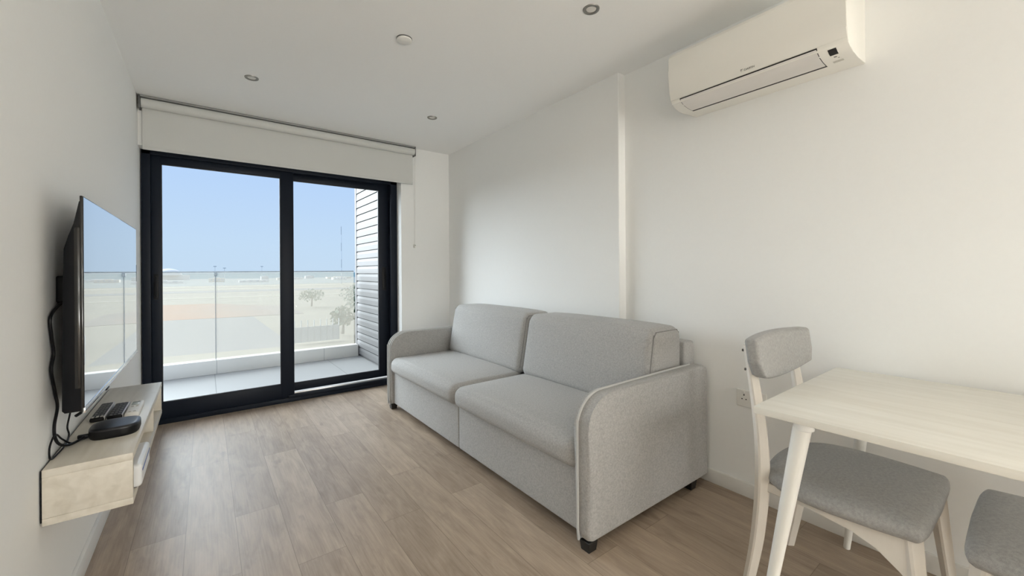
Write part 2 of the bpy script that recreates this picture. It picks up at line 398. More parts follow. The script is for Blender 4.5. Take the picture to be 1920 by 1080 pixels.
# ------------------------------------------------------------------ land and sea beyond
GZ = -7.0
def slab(x0, x1, y0, y1, z0, z1): return box(B(), x0, x1, y0, y1, z0, z1)
def strip(name, mat, pts, z, label, cat):
    return structure(name, prism(B(), pts, 2, z-.6, z), mat, label, cat, smooth=False)
PAVE = plain('yellow_paving', (.225, .195, .135), .9, var=.22, scale=.35, stretch=(1, 2.5, 1))
ASPH = plain('grey_asphalt', (.15, .146, .145), .9, var=.05, scale=.12)
def earth_mat():
    """bare soil: orange at one end, greyer toward the other"""
    m, nt, out = new_mat('orange_earth'); b = N(nt, 'BsdfPrincipled', Roughness=.95)
    tc = N(nt, 'TexCoord'); sx = N(nt, 'SeparateXYZ'); L(nt, tc.outputs['Object'], sx.inputs[0])
    nz = N(nt, 'TexNoise', Scale=.06, Detail=6.); L(nt, tc.outputs['Object'], nz.inputs['Vector'])
    mr = N(nt, 'MapRange'); mr.inputs[1].default_value = -6; mr.inputs[2].default_value = 14; L(nt, sx.outputs['X'], mr.inputs[0])
    ad = N(nt, 'Math', operation='ADD'); L(nt, mr.outputs[0], ad.inputs[0])
    ml = N(nt, 'Math', operation='MULTIPLY_ADD'); L(nt, nz.outputs['Fac'], ml.inputs[0]); ml.inputs[1].default_value = .8; ml.inputs[2].default_value = -.4
    L(nt, ml.outputs[0], ad.inputs[1])
    mx = N(nt, 'MixRGB'); mx.use_clamp = True; mx.inputs[1].default_value = (.30, .13, .055, 1); mx.inputs[2].default_value = (.19, .155, .13, 1)
    L(nt, ad.outputs[0], mx.inputs[0]); L(nt, mx.outputs[0], b.inputs['Base Color']); L(nt, b.outputs[0], out.inputs[0])
    return m
EARTH = earth_mat()
SAND = plain('pale_sand', (.235, .205, .15), .95, var=.3, scale=.012, stretch=(1, 7, 1))
SCRUB = plain('coastal_scrub', (.16, .19, .19), .95, var=.4, scale=.012, stretch=(1, 6, 1))
DUNE = plain('bright_dune', (.32, .29, .215), .95, var=.1, scale=.05)
SEAM = plain('sea_water', (.11, .19, .23), 1., spec=0., var=.03, scale=.004)
strip('ground', SAND, [(-600, -60), (900, -60), (900, 520), (-600, 520)], GZ-.3, 'pale sandy land below the building', 'ground')
strip('yard', PAVE, [(-60, 10), (60, 10), (60, 45), (8, 52), (-60, 60)], GZ-.20, 'yellowish paved yard just below the balcony', 'yard')
strip('parking_lot', ASPH, [(-90, 60), (8, 52), (7.2, 92), (-90, 106)], GZ-.22, 'wide grey asphalt lot beyond the paved yard', 'parking lot')
strip('earth_bank', EARTH, [(-120, 104), (8, 93), (16, 92), (16, 116), (1, 138), (-120, 160)], GZ-.24, 'band of orange bare earth beyond the asphalt lot', 'earth')
strip('road', ASPH, [(-300, 236), (300, 196), (300, 214), (-300, 262)], GZ-.26, 'grey road running across the sand', 'road')
for x0, x1, y0, y1, dy in ((-160, 20, 262, 276, -14), (-40, 220, 300, 318, -30), (-90, 60, 176, 182, -14)):
    strip('dune', DUNE, [(x0, y0), (x1, y0+dy), (x1, y1+dy), (x0, y1)], GZ-.24, {262: 'pale dune ridge at left beyond the grey road', 300: 'long pale dune strip below the coast', 176: 'thin pale sand streak just beyond the orange earth'}[y0], 'dune')
strip('coast_strip', SCRUB, [(-900, 330), (900, 330), (900, 900), (-900, 900)], GZ-.26, 'blue green strip of scrub and town along the coast', 'land')
strip('sea', SEAM, [(-6000, 700), (6000, 700), (6000, 9000), (-6000, 9000)], GZ-.22, 'pale blue sea at the horizon', 'sea')

HOUSE = [plain('house_white', (.8, .79, .76), .8), plain('house_cream', (.72, .66, .57), .8), plain('house_grey', (.55, .58, .6), .8)]
ROOFD = plain('house_window', (.5, .55, .58), .5)
spots = [(-62, 470, 22, 2.2, 0), (-30, 430, 30, 1.8, 0), (8, 455, 12, 3.2, 1), (34, 420, 22, 1.6, 0), (52, 520, 7, 4, 2), (70, 505, 16, 2.4, 1), (85, 560, 24, 2, 0), (112, 600, 10, 3.2, 2), (118, 470, 14, 2.2, 0), (140, 560, 30, 2, 1), (-95, 560, 26, 3, 2)]
side = ['largest white', 'long white', 'small cream', 'low white', 'narrow grey', 'cream', 'wide white', 'grey', 'squat white', 'wide cream', 'bulky grey']
for i, (x, y, w_, h_, c) in enumerate(spots):
    b = thing('building', side[i]+' flat-roofed building in the far coastal strip', 'building', (x, y, GZ-.2), 'buildings along the coast')
    m = B(); box(m, x-w_/2, x+w_/2, y, y+9, GZ-.2, GZ+h_); box(m, x-w_*.2, x+w_*.15, y+2, y+6, GZ+h_, GZ+h_+.6)
    obj('wall', m, HOUSE[c], b, smooth=False)
    for q in range(4):
        xx = x-w_*.38+q*w_*.22; obj('window', box(B(), xx, xx+w_*.1, y-.1, y+.05, GZ+h_*.35, GZ+h_*.75), ROOFD, b, smooth=False)
dm = B(); t_ = [(13*math.cos(R(a)), 8.0*math.sin(R(a))) for a in range(0, 91, 10)]
lathe(dm, t_[:-1]+[(0, 8.0)], (-36, 640, GZ+5.5), 28); box(dm, -52, -16, 634, 650, GZ-.2, GZ+6.0)
single('dome', dm, HOUSE[0], 'low white dome-roofed building at the left end of the horizon', 'building', (-36, 640, GZ-.2))
POLE = plain('pole_grey', (.46, .54, .62), .6)
for x, y, hh in ((-25, 330, 12.4), (5, 345, 12.4), (10.5, 350, 11.4), (34, 360, 12.6)):
    lp = thing('light_pole', 'tall thin lamp post on the far road rising over the horizon', 'lamp post', (x, y, GZ-.2), 'lamp posts beyond the sand')
    obj('pole', tube(B(), [(x, y, GZ-.2), (x, y, GZ+hh)], .11, 6, smooth=0), POLE, lp)
    obj('lamp_head', box(B(), x-.9, x+.9, y-.3, y+.3, GZ+hh-.1, GZ+hh+.4, .1), POLE, lp)
ms = thing('radio_mast', 'thin banded radio mast standing against the sky beside the slatted wall', 'mast', (76.3, 300, GZ-.3))
MA = plain('mast_dark', (.28, .36, .46), .6); MB_ = plain('mast_pale', (.55, .66, .78), .6)
for k in range(7):
    z0 = GZ-.3+k*5.8; m = B()
    tube(m, [(76.3, 300, z0), (76.3, 300, z0+5.8)], .17, 6, smooth=0)
    obj('mast_section', m, MA if k % 2 == 0 else MB_, ms)

LEAF = [plain('leaf_olive', (.17, .22, .15), .9, var=.3, scale=2), plain('leaf_grey_green', (.25, .30, .24), .9, var=.3, scale=2), plain('leaf_dark', (.10, .15, .09), .9, var=.3, scale=2)]
BARK = plain('bark', (.16, .13, .10), .9, var=.2)
def tree(x, y, h, w_, mi, label):
    t = thing('tree', label, 'tree', (x, y, GZ-.1), 'trees beyond the fence')
    obj('trunk', tube(B(), [(x, y, GZ-.1), (x+.1, y, GZ+h*.3), (x, y+.1, GZ+h*.6)], [.22, .2, .17, .14, .12, .1], 8, smooth=3), BARK, t)
    m = B(); rnd = random.Random(int(x*10+y))
    for _ in range(420):
        a, b_, r_ = rnd.uniform(0, 6.283), rnd.uniform(-1, 1), rnd.random()**.45
        s_ = math.sqrt(1-b_*b_); p = Vector((x+w_*.5*r_*s_*math.cos(a), y+w_*.5*r_*s_*math.sin(a), GZ+h*.62+h*.38*r_*b_))
        d = Vector((rnd.uniform(-1, 1), rnd.uniform(-1, 1), rnd.uniform(-.6, 1))).normalized(); e = d.orthogonal().normalized(); q = .16+.2*rnd.random()
        g_ = d.cross(e)
        vs = [m.verts.new(p+e*q), m.verts.new(p+g_*q*.5), m.verts.new(p-e*q), m.verts.new(p-g_*q*.5)]; m.faces.new(vs)
    obj('foliage', m, LEAF[mi], t, smooth=False)
for a in ((22.0, 74, 5.2, 5.5, 1, 'grey green bushy tree behind the pale fence'), (17.6, 56, 4.6, 3.6, 2, 'dark green tree nearest the slatted wall'), (14.6, 57, 3.6, 3.0, 0, 'olive tree between the fence and the dark green tree'),
          (26.5, 92, 5.6, 7.0, 1, 'tall loose grey green tree farther back beside the slatted wall'), (20.5, 108, 4.2, 6.0, 0, 'low spreading olive tree in the middle distance'), (16.6, 50, 2.2, 2.4, 0, 'small round olive shrub at the end of the fence')): tree(*a)
fn = thing('fence', 'pale post-and-panel boundary fence between the yard and the trees', 'fence', (10, 53, GZ-.1))
FN = plain('fence_paint', (.42, .44, .44), .8)
m = B(); box(m, 8.2, 13.15, 52.95, 53.05, GZ-.1, GZ+1.7); obj('panel', m, FN, fn, smooth=False)
FP = plain('fence_post', (.36, .38, .39), .8)
for k in range(8): obj('post', box(B(), 8.2+k*.7, 8.27+k*.7, 52.85, 53.1, GZ-.1, GZ+2.5), FP, fn, smooth=False)

# ------------------------------------------------------------------ sofa
SX, SY0, SY1 = 1.262, 1.150, 3.485
sofa = thing('sofa', 'grey two-cushion fabric sofa with rounded arms and black feet along the right wall', 'sofa', (1.72, 2.32, 0))
AZ = .655
def arm_profile(x0, x1, r=.15):
    p = [(x0+.035, .042), (x0+.012, .052), (x0, .085)]
    p += [(x0+r-r*math.cos(R(a)), AZ-r*.92+r*.92*math.sin(R(a))) for a in range(0, 91, 9)]
    p += [(x1-.05, AZ+.004)]+[(x1-.05+.05*math.sin(R(a)), AZ-.046+.05*math.cos(R(a))) for a in (20, 40, 60, 80)]
    p += [(x1, .042)]
    return p
def arm(y0, y1, x1):
    o = obj('arm', prism(B(), arm_profile(SX, x1), 1, y0, y1, .022, 4), SOFA, sofa, ang=50)
    return o
TH = .083
a1 = arm(SY0, SY0+TH, 2.243); a2 = arm(SY1-TH, SY1, 2.188)
for a, y, xe in ((a1, SY0+TH-.022, 2.2), (a2, SY1-.022, 2.15), (a2, SY1-TH+.022, 2.15)):
    pr = arm_profile(SX-.001, 2.243)
    pts = [(x-.001, y, z+(.001 if z > .3 else 0)) for x, z in pr[:-1] if x < 1.6]+[(1.6, y, AZ+.003), (xe-.05, y, AZ+.005)]
    o = obj('piping', tube(B(), pts, .0062, 8, smooth=2), PIPE, a); o['label'] = 'piping, its lighter grey standing for the window-lit arm edge'
# skirt under the seat, in two panels
YI0, YI1, YM = SY0+TH-.002, SY1-TH+.002, 2.285
for y0, y1 in ((YI0, YM-.0015), (YM+.0015, YI1)):
    obj('front_panel', softbox(B(), SX+.03, SX+.075, y0, y1, .05, .335, .010, n=4, seg=3), SOFA, sofa)
obj('base', box(B(), SX+.07, 2.185, YI0, YI1, .055, .325, .01), SOFA, sofa)
# seat cushions
def seat_def(y0, y1):
    def d(p, u, v, w_):
        p = Vector(p)
        if w_ > 0:
            e = (1-min(1, abs(v))**4)*(1-max(0, -u)**3*.6)
            p.z += .022*e*w_
        if u < -.5: p.x -= .012*(1-abs(v)**6)*(1-abs(w_)**2)
        return p
    return d
YS = 2.300
for y0, y1 in ((YI0+.004, YS-.002), (YS+.002, YI1-.004)):
    c = obj('seat_cushion', softbox(B(), SX-.006, 1.86, y0, y1, .318, .448, .05, seat_def(y0, y1), 14, 6), SOFA, sofa)
# back cushions (slanting front, rounded top)
def back_def(p, u, v, w_):
    p = Vector(p); t = (p.z-.44)/.45
    p.x += .085*max(0, t)*(1-(u+1)/2)
    if u < 0: p.x -= .022*(1-abs(v)**3)*(1-abs(w_)**3)
    if w_ > 0: p.z += .012*(1-abs(v)**4)*w_
    if abs(v) > .5: p.y += math.copysign(.006, v)*(1-u*u)*(1-w_*w_)
    return p
YB = 2.285
for y0, y1 in ((YI0+.002, YB-.003), (YB+.003, 3.372)):
    c = obj('back_cushion', softbox(B(), 1.785, 2.125, y0, y1, .44, .872, .055, back_def, 14, 6), SOFA, sofa)
    # welted seam around the end panels, following the swollen shape
    hx, hy, hz, rr = .17, (y1-y0)/2, .216, .055
    cx, cy, cz = 1.955, (y0+y1)/2, .656
    q = rr*.7071
    for s_ in (-1, 1):
        pts = []
        path = [(-(hx-rr)-q, -.17)]+[(-(hx-rr)-q*math.cos(R(a)), hz-rr+q*math.sin(R(a))) for a in range(0, 91, 15)]
        path += [((hx-rr)+q*math.sin(R(a)), hz-rr+q*math.cos(R(a))) for a in range(0, 91, 15)]+[((hx-rr)+q, -.17)]
        for px, pz in path:
            py = s_*(hy-rr+q)
            p = back_def((cx+px, cy+py, cz+pz), max(-1, min(1, px/(hx-.016))), s_*.97, max(-1, min(1, pz/(hz-.016))))
            pts.append(p)
        o = obj('seam', tube(B(), pts, .0028, 6, smooth=2), SEAMF, c)
fr = B(); box(fr, 2.150, 2.188, YSTEP-.06, YI1, .3, .775, .012, 3); box(fr, 2.139, 2.243, YI0, YSTEP-.02, .3, .782, .014, 3)
obj('back_frame', fr, SOFA, sofa)
for x, y in ((SX+.035, SY0+.035), (2.10, SY0+.035), (SX+.035, SY1-.05), (2.10, SY1-.05)):
    ft = B(); t_ = bmesh.new(); bmesh.ops.create_cube(t_, size=1.)
    for v in t_.verts:
        s_ = .056 if v.co.z > 0 else .046
        v.co = Vector((x+v.co.x*s_, y+v.co.y*s_, .0225+v.co.z*.045))
    bmesh.ops.bevel(t_, geom=t_.edges[:], offset=.002, segments=1, affect='EDGES'); merge(ft, t_)
    o = obj('foot', ft, BLACKWOOD, sofa); o['label'] = 'black tapered foot'

# ------------------------------------------------------------------ television, console and what lies on it
tv = thing('television', 'black flat-screen television on the left wall mirroring the view outside', 'television', (-.34, 2.45, .742))
TX, TY0, TY1, TZ0, TZ1 = -.310, 1.842, 3.060, .748, 1.434
obj('panel', box(B(), TX-.008, TX-.001, TY0, TY1, TZ0, TZ1, .002), TVGLOSS, tv)
obj('screen', box(B(), TX-.001, TX+.0005, TY0+.004, TY1-.004, TZ0+.014, TZ1-.004), SCREEN, tv, smooth=False)
bz = obj('lower_bezel', box(B(), TX-.004, TX+.003, TY0, TY1, TZ0-.004, TZ0+.014, .002), CHROME, tv); bz['label'] = 'bright silver lower bezel'
obj('sensor', box(B(), TX-.004, TX+.005, 2.18, 2.23, TZ0-.010, TZ0-.003, .002), BLACKP, tv)
obj('edge_trim', box(B(), TX-.022, TX-.007, TY0+.001, TY0+.020, TZ0+.075, TZ1-.10, .004), TVGLOSS, tv)
hp = B(); prism(hp, [(TX-.006, TZ1-.004), (TX-.010, TZ1-.02), (TX-.018, TZ1-.09), (TX-.034, TZ1-.13), (TX-.044, TZ1-.17), (TX-.046, TZ1-.3), (TX-.050, TZ0+.01), (TX-.044, TZ0+.002), (TX-.006, TZ0+.002)], 1, TY0+.004, TY1-.004, .004)
obj('housing', hp, TVBACK, tv)
mt = B(); box(mt, XL, XL+.018, 2.25, 2.65, .96, 1.22, .003); box(mt, XL+.01, TX-.045, 2.30, 2.34, .9, 1.28, .003); box(mt, XL+.01, TX-.045, 2.56, 2.60, .9, 1.28, .003)
obj('wall_mount', mt, BLACKP, tv)
obj('side_button', box(B(), TX-.010, TX+.001, TY1-.002, TY1+.012, 1.14, 1.235, .003), TVBACK, tv)

CX1, CY0, CY1, CZ0, CZ1 = -.193, 1.808, 2.885, .432, .600
con = thing('media_console', 'pale wood-effect wall-hung open media console under the television', 'shelf', (-.297, 2.346, CZ0))
obj('top_board', box(B(), XL+.006, CX1, CY0, CY1, CZ1-.024, CZ1, .0015), WOODL, con)
obj('bottom_board', box(B(), XL+.006, CX1, CY0, CY1, CZ0, CZ0+.022, .0015), WOODL, con)
obj('side_panel', box(B(), XL+.006, CX1-.001, CY0+.001, CY0+.022, CZ0+.022, CZ1-.024, .001), WOODL, con)
obj('side_panel', box(B(), XL+.006, CX1-.001, CY1-.022, CY1-.001, CZ0+.022, CZ1-.024, .001), WOODL, con)
obj('divider', box(B(), XL+.012, CX1-.004, 2.500, 2.520, CZ0+.022, CZ1-.024, .001), WOODL, con)
obj('back_panel', box(B(), XL+.002, XL+.010, CY0+.004, CY1-.004, CZ0+.01, CZ1-.004), BLACKP, con)

stb = thing('set_top_box', 'black rounded-square media box near the front end of the console top', 'set-top box', (-.268, 2.075, CZ1))
sq = [(.068*math.copysign(abs(math.cos(t))**.62, math.cos(t)), .068*math.copysign(abs(math.sin(t))**.62, math.sin(t))) for t in [2*math.pi*k/48 for k in range(48)]]
def puck(levels):
    m = B(); rings = []
    for s_, z in levels: rings.append([m.verts.new((-.268+x*s_, 2.075+y*s_, CZ1+z)) for x, y in sq])
    for a, b in zip(rings, rings[1:]):
        for k in range(48): m.faces.new((a[k], a[(k+1) % 48], b[(k+1) % 48], b[k]))
    m.faces.new(rings[0][::-1]); m.faces.new(rings[-1]); return m
obj('body', puck([(.93, 0), (.97, .003), (1., .010), (1., .029)]), BLACKP, stb)
obj('lid', puck([(1., .029), (1.0, .031), (.985, .034), (.955, .036), (.8, .0372)]), plain('satin_black_lid', (.014, .014, .017), .33, spec=.45), stb)
obj('connector', box(B(), -.363, -.334, 2.050, 2.062, CZ1+.006, CZ1+.018, .002), BLACKP, stb)

def remote(name, x0, x1, y0, y1, h_, mat, label, rim=None, buttons=None, rows=7, cols=3, big=None):
    t = thing(name, label, 'remote control', ((x0+x1)/2, (y0+y1)/2, CZ1))
    obj('body', box(B(), x0, x1, y0, y1, CZ1, CZ1+h_, .006, 4), mat, t)
    if rim: obj('side_rim', box(B(), x1-.003, x1+.002, y0+.004, y1-.004, CZ1+.003, CZ1+h_+.0012, .001), rim, t)
    if buttons:
        for r_ in range(rows):
            for c_ in range(cols):
                cx = x0+(x1-x0)*(c_+1)/(cols+1); cy = y0+.015+(y1-y0-.03)*r_/(rows-1)
                obj('button', box(B(), cx-.004, cx+.004, cy-.0045, cy+.0045, CZ1+h_-.002, CZ1+h_+.0022, .0012), buttons, t)
    return t
SILV = plain('silver_paint', (.62, .62, .62), .3, metal=.6); BTN = plain('grey_button', (.16, .16, .16), .5); BTNL = plain('pale_button', (.45, .42, .38), .5)
remote('remote_control', -.368, -.326, 2.262, 2.500, .017, BLACKP, 'black remote with a silver edge, nearest the wall under the television', SILV, BTN, 9, 3)
rk = [o for o in COL.objects if o.get('category') == 'remote control'][0]
for c_ in range(3): obj('button', box(B(), -.3635+c_*.0125, -.3555+c_*.0125, 2.268, 2.286, CZ1+.015, CZ1+.0195, .0015), BTNL, rk)
remote('remote_control', -.319, -.273, 2.262, 2.470, .016, BLACKP, 'plain black remote in the middle of the three on the console', SILV, BTN, 7, 3)
rm = remote('remote_control', -.266, -.222, 2.248, 2.440, .021, WHITEP, 'white air-conditioner remote beside the two black ones on the console', None, BTNL, 3, 2)
obj('display', box(B(), -.258, -.232, 2.370, 2.425, CZ1+.019, CZ1+.0225, .001), plain('lcd_grey', (.36, .38, .34), .25), rm)
rt = thing('router', 'flat white router sticking out of the console compartment', 'router', (-.265, 1.99, CZ0+.022))
obj('body', softbox(B(), -.355, -.178, 1.872, 2.118, CZ0+.024, CZ0+.102, .012, n=4, seg=3), plain('router_white', (.82, .83, .84), .3), rt)
o = obj('front_line', box(B(), -.1795, -.1765, 1.886, 2.104, CZ0+.074, CZ0+.080, .001), plain('blue_strip', (.05, .10, .30), .4), rt); o['label'] = 'thin dark blue line'
for x in (-.34, -.20):
    for y in (1.89, 2.10): obj('foot', box(B(), x-.008, x+.008, y-.008, y+.008, CZ0+.022, CZ0+.026), BLACKP, rt)

pc = thing('power_cable', 'black plug and cable looping down the wall behind the television', 'cable', (XL+.03, 1.98, .62))
obj('plug', box(B(), XL+.001, XL+.036, 1.985, 2.03, 1.09, 1.18, .006, 3), BLACKP, pc)
obj('cord', tube(B(), [(-.372, 1.99, 1.10), (-.386, 1.965, 1.085), (-.392, 1.895, 1.05), (-.392, 1.905, .99), (-.392, 1.925, .93), (-.392, 1.90, .88), (-.392, 1.94, .80), (-.392, 1.965, .75), (-.392, 1.93, .70), (-.391, 1.93, .66), (-.386, 1.955, .628), (-.372, 1.99, .610), (-.352, 2.035, .609), (-.345, 2.055, .611), (-.336, 2.057, .612)], .0042, 8), BLACKP, pc)
cc = single('signal_cable', tube(B(), [(-.38, 2.06, .76), (-.386, 2.09, .70), (-.388, 2.06, .655), (-.388, 2.08, .62), (-.384, 2.02, .606), (-.386, 1.93, .6045), (-.392, 1.885, .606), (-.393, 1.885, .645), (-.390, 1.93, .668), (-.384, 1.97, .640), (-.372, 2.02, .606), (-.355, 2.045, .604), (-.336, 2.050, .607)], .0026, 8), BLACKP,
            'thin black cable from the television looping over the console to the black box', 'cable', (-.386, 2.0, .6015))
hk = single('loose_cable_end', tube(B(), [(-.362, 2.02, .752), (-.352, 2.035, .735), (-.345, 2.05, .712), (-.352, 2.045, .700), (-.362, 2.03, .694)], [.003]*18+[.005]*8, 8), BLACKP,
            'short hooked black cable end hanging under the near corner of the television', 'cable', (-.355, 2.03, .694))

# ------------------------------------------------------------------ air conditioner
ac = thing('air_conditioner', 'white wall-mounted air conditioner high on the right wall', 'air conditioner', (2.12, .845, 2.06))
AY0, AY1 = .470, 1.225
front = [(2.035, 2.352), (2.000, 2.338), (1.986, 2.318), (1.983, 2.25), (1.986, 2.19), (1.994, 2.13), (2.004, 2.096)]
under = [(2.004, 2.096), (2.016, 2.080), (2.045, 2.067), (2.085, 2.060), (2.13, 2.058), (2.26, 2.066)]
obj('body', prism(B(), [(2.26, 2.352)]+[(x+.004, z) for x, z in front[:-1]]+[(2.008, 2.097)]+under[1:], 1, AY0, AY1, .004, 2), ACW, ac, ang=25)
fp = front+[(x+.012, z+.002) for x, z in front[::-1][:-1]]+[(2.036, 2.344)]
obj('front_panel', prism(B(), front+[(2.02, 2.10), (2.02, 2.33)], 1, AY0+.001, AY1-.001, .003, 2), ACW, ac, ang=25)
def under_at(x):
    for (xa, za), (xb, zb) in zip(under, under[1:]):
        if xa <= x <= xb: return za+(zb-za)*(x-xa)/(xb-xa)
    return under[-1][1]
def strip_under(x0, x1, y0, y1, off, th, n=10):
    pts = [(x0+(x1-x0)*k/n, under_at(x0+(x1-x0)*k/n)-off) for k in range(n+1)]
    return prism(B(), pts+[(x, z+th) for x, z in pts[::-1]], 1, y0, y1)
o = obj('outlet', strip_under(2.008, 2.144, .571, 1.173, .0004, .004), DARK, ac, ang=60); o['label'] = 'dark air outlet slot'
obj('flap', strip_under(2.0094, 2.127, .5735, 1.1705, .0012, .002), ACFLAP, ac, ang=60)
o = obj('display', strip_under(2.024, 2.060, .512, .540, .0008, .002), DARK, ac); o['label'] = 'small dark display'
obj('indicator', strip_under(2.072, 2.080, .522, .532, .0008, .002), GREYTXT, ac)
obj('indicator', strip_under(2.086, 2.091, .516, .521, .0008, .002), GREYTXT, ac)
obj('badge', strip_under(2.112, 2.128, .510, .545, .0008, .002), BADGE, ac)
def text_mesh(s, size, depth=.0006):
    cu = bpy.data.curves.new('txt', 'FONT'); cu.body = s; cu.size = size; cu.extrude = depth; cu.align_x = 'LEFT'
    o = bpy.data.objects.new('txt', cu); COL.objects.link(o); dg = bpy.context.evaluated_depsgraph_get(); dg.update()
    me = bpy.data.meshes.new_from_object(o.evaluated_get(dg)); bpy.data.objects.remove(o); t = bmesh.new(); t.from_mesh(me); bpy.data.meshes.remove(me)
    return t
lg = B()
# text runs toward -y as read from the room; local x -> -y, local y -> +z
Mt = Matrix(((0, 0, -1, 1.9975), (-1, 0, 0, .848), (0, 1, 0, 2.1085), (0, 0, 0, 1)))
merge(lg, text_mesh('DAIKIN', .0135), Mt)
t_ = bmesh.new(); vs = [t_.verts.new(p) for p in ((-.016, .012, .0006), (-.004, .012, .0006), (-.011, .006, .0006), (-.0135, -.002, .0006))]; t_.faces.new(vs); merge(lg, t_, Mt)
obj('logo', lg, GREYTXT, ac, smooth=False)

# ------------------------------------------------------------------ blind over the door
bl = thing('roller_blind', 'off-white roller blind, mostly rolled up above the sliding door', 'blind', (.69, 4.02, 2.10))
def cyl_x(x0, x1, y, z, r, n=28):
    m = B(); tube(m, [(x0, y, z), (x1, y, z)], r, n, smooth=0); return m
obj('roll', cyl_x(-.375, 1.756, 4.022, 2.445, .035), BLIND, bl, ang=30)
obj('fabric', box(B(), -.372, 1.752, 4.046, 4.049, 2.128, 2.44), BLIND, bl, smooth=False)
obj('bottom_bar', box(B(), -.372, 1.752, 4.040, 4.052, 2.108, 2.131, .003), BLIND, bl)
DKB = plain('blind_bracket', (.12, .12, .12), .5)
for x in (-.386, 1.760): obj('bracket', box(B(), x-.004, x+.008, 3.995, YW, 2.40, 2.497, .002), DKB, bl)
obj('shadow_strip', box(B(), -.386, 1.766, 4.000, 4.055, 2.483, 2.4995, .002), plain('shadow_strip_grey', (.28, .28, .275), .5), bl)  # dark strip standing in for the shadow line between roll and ceiling
obj('chain', tube(B(), [(1.775, 4.035, 2.44), (1.777, 4.045, 2.0), (1.776, 4.052, 1.46)], .0016, 6), WHITEP, bl)
obj('chain_holder', box(B(), 1.768, 1.784, 4.045, YW, 1.44, 1.475, .003), WHITEP, bl)
obj('holder_screw', lathe(B(), [(0, 0), (.004, 0), (.004, .003), (0, .003)], (1.776, 4.043, 1.466), 12, Matrix.Rotation(R(90), 4, 'X')), SCREW, bl)

# ------------------------------------------------------------------ ceiling fittings
def downlight(x, y, label):
    t = thing('downlight', label, 'ceiling light', (x, y, H), 'recessed ceiling spotlights')
    obj('trim_ring', lathe(B(), [(.0245, 0), (.0265, -.003), (.033, -.006), (.040, -.0045), (.0415, 0)], (x, y, H), 44), NICKEL, t)
    obj('lens', lathe(B(), [(0, -.0012), (.020, -.0012), (.0255, -.0006), (.0255, 0)], (x, y, H), 36), LENS, t)
downlight(1.553, 1.380, 'round nickel-ringed ceiling spotlight nearest the air conditioner')
downlight(.253, 3.230, 'round ceiling spotlight nearest the left wall and the blind')
downlight(1.549, 3.163, 'round ceiling spotlight near the window-wall corner above the sofa')
sm = thing('smoke_detector', 'flat round white cover on the ceiling between the spotlights', 'smoke detector', (.900, 2.182, H))
obj('base_ring', lathe(B(), [(0, 0), (.043, 0), (.043, -.004), (.040, -.005), (0, -.005)], (.9, 2.182, H), 40), DKB, sm)
obj('cover', lathe(B(), [(0, -.016), (.036, -.016), (.041, -.013), (.0415, -.006), (0, -.006)], (.9, 2.182, H), 40), WHITEP, sm)

# ------------------------------------------------------------------ socket
so = thing('wall_socket', 'white double wall socket between sofa and dining table', 'socket', (XR, .930, .512))
obj('face_plate', box(B(), XR-.010, XR, .857, 1.003, .468, .556, .004, 3), WHITEP, so)
for yc in (.965, .895):
    m = B()
    box(m, XR-.0107, XR-.0098, yc-.0025, yc+.0025, .526, .535)
    box(m, XR-.0107, XR-.0098, yc-.013, yc-.007, .506, .511); box(m, XR-.0107, XR-.0098, yc+.007, yc+.013, .506, .511)
    o = obj('pin_slots', m, DARK, so, smooth=False)
    obj('switch', box(B(), XR-.0135, XR-.0095, yc-.004, yc+.010, .540, .5525, .0015), WHITEP, so)

# ------------------------------------------------------------------ dining table
TT, TB = .750, .728
tb = thing('dining_table', 'pale wood-effect dining table with round white splayed legs against the right wall', 'table', (1.82, .155, 0))
obj('tabletop', box(B(), 1.398, 2.238, -.262, .572, TB, TT, .0015), TABLEW, tb)
for (xt, yt, xf, yf) in ((1.436, .447, 1.370, .549), (2.120, .440, 2.170, .522), (1.436, -.137, 1.370, -.239), (2.12, -.130, 2.17, -.212)):
    n_ = 8
    lg_ = obj('leg', tube(B(), [(xt+(xf-xt)*k/n_, yt+(yf-yt)*k/n_, TB*(1-k/n_)+.004*(k/n_)) for k in range(n_+1)], [.0245-.0125*k/n_ for k in range(n_+1)], 24, smooth=0), WHITEL, tb)
    obj('collar', lathe(B(), [(0, 0), (.027, 0), (.027, -.022), (.024, -.024), (0, -.024)], (xt, yt, TB), 28), plain('collar_white', (.86, .86, .84), .25), lg_)
    obj('glide', lathe(B(), [(0, 0), (.011, 0), (.012, .005), (0, .005)], (xf, yf, 0), 16), WHITEP, lg_)

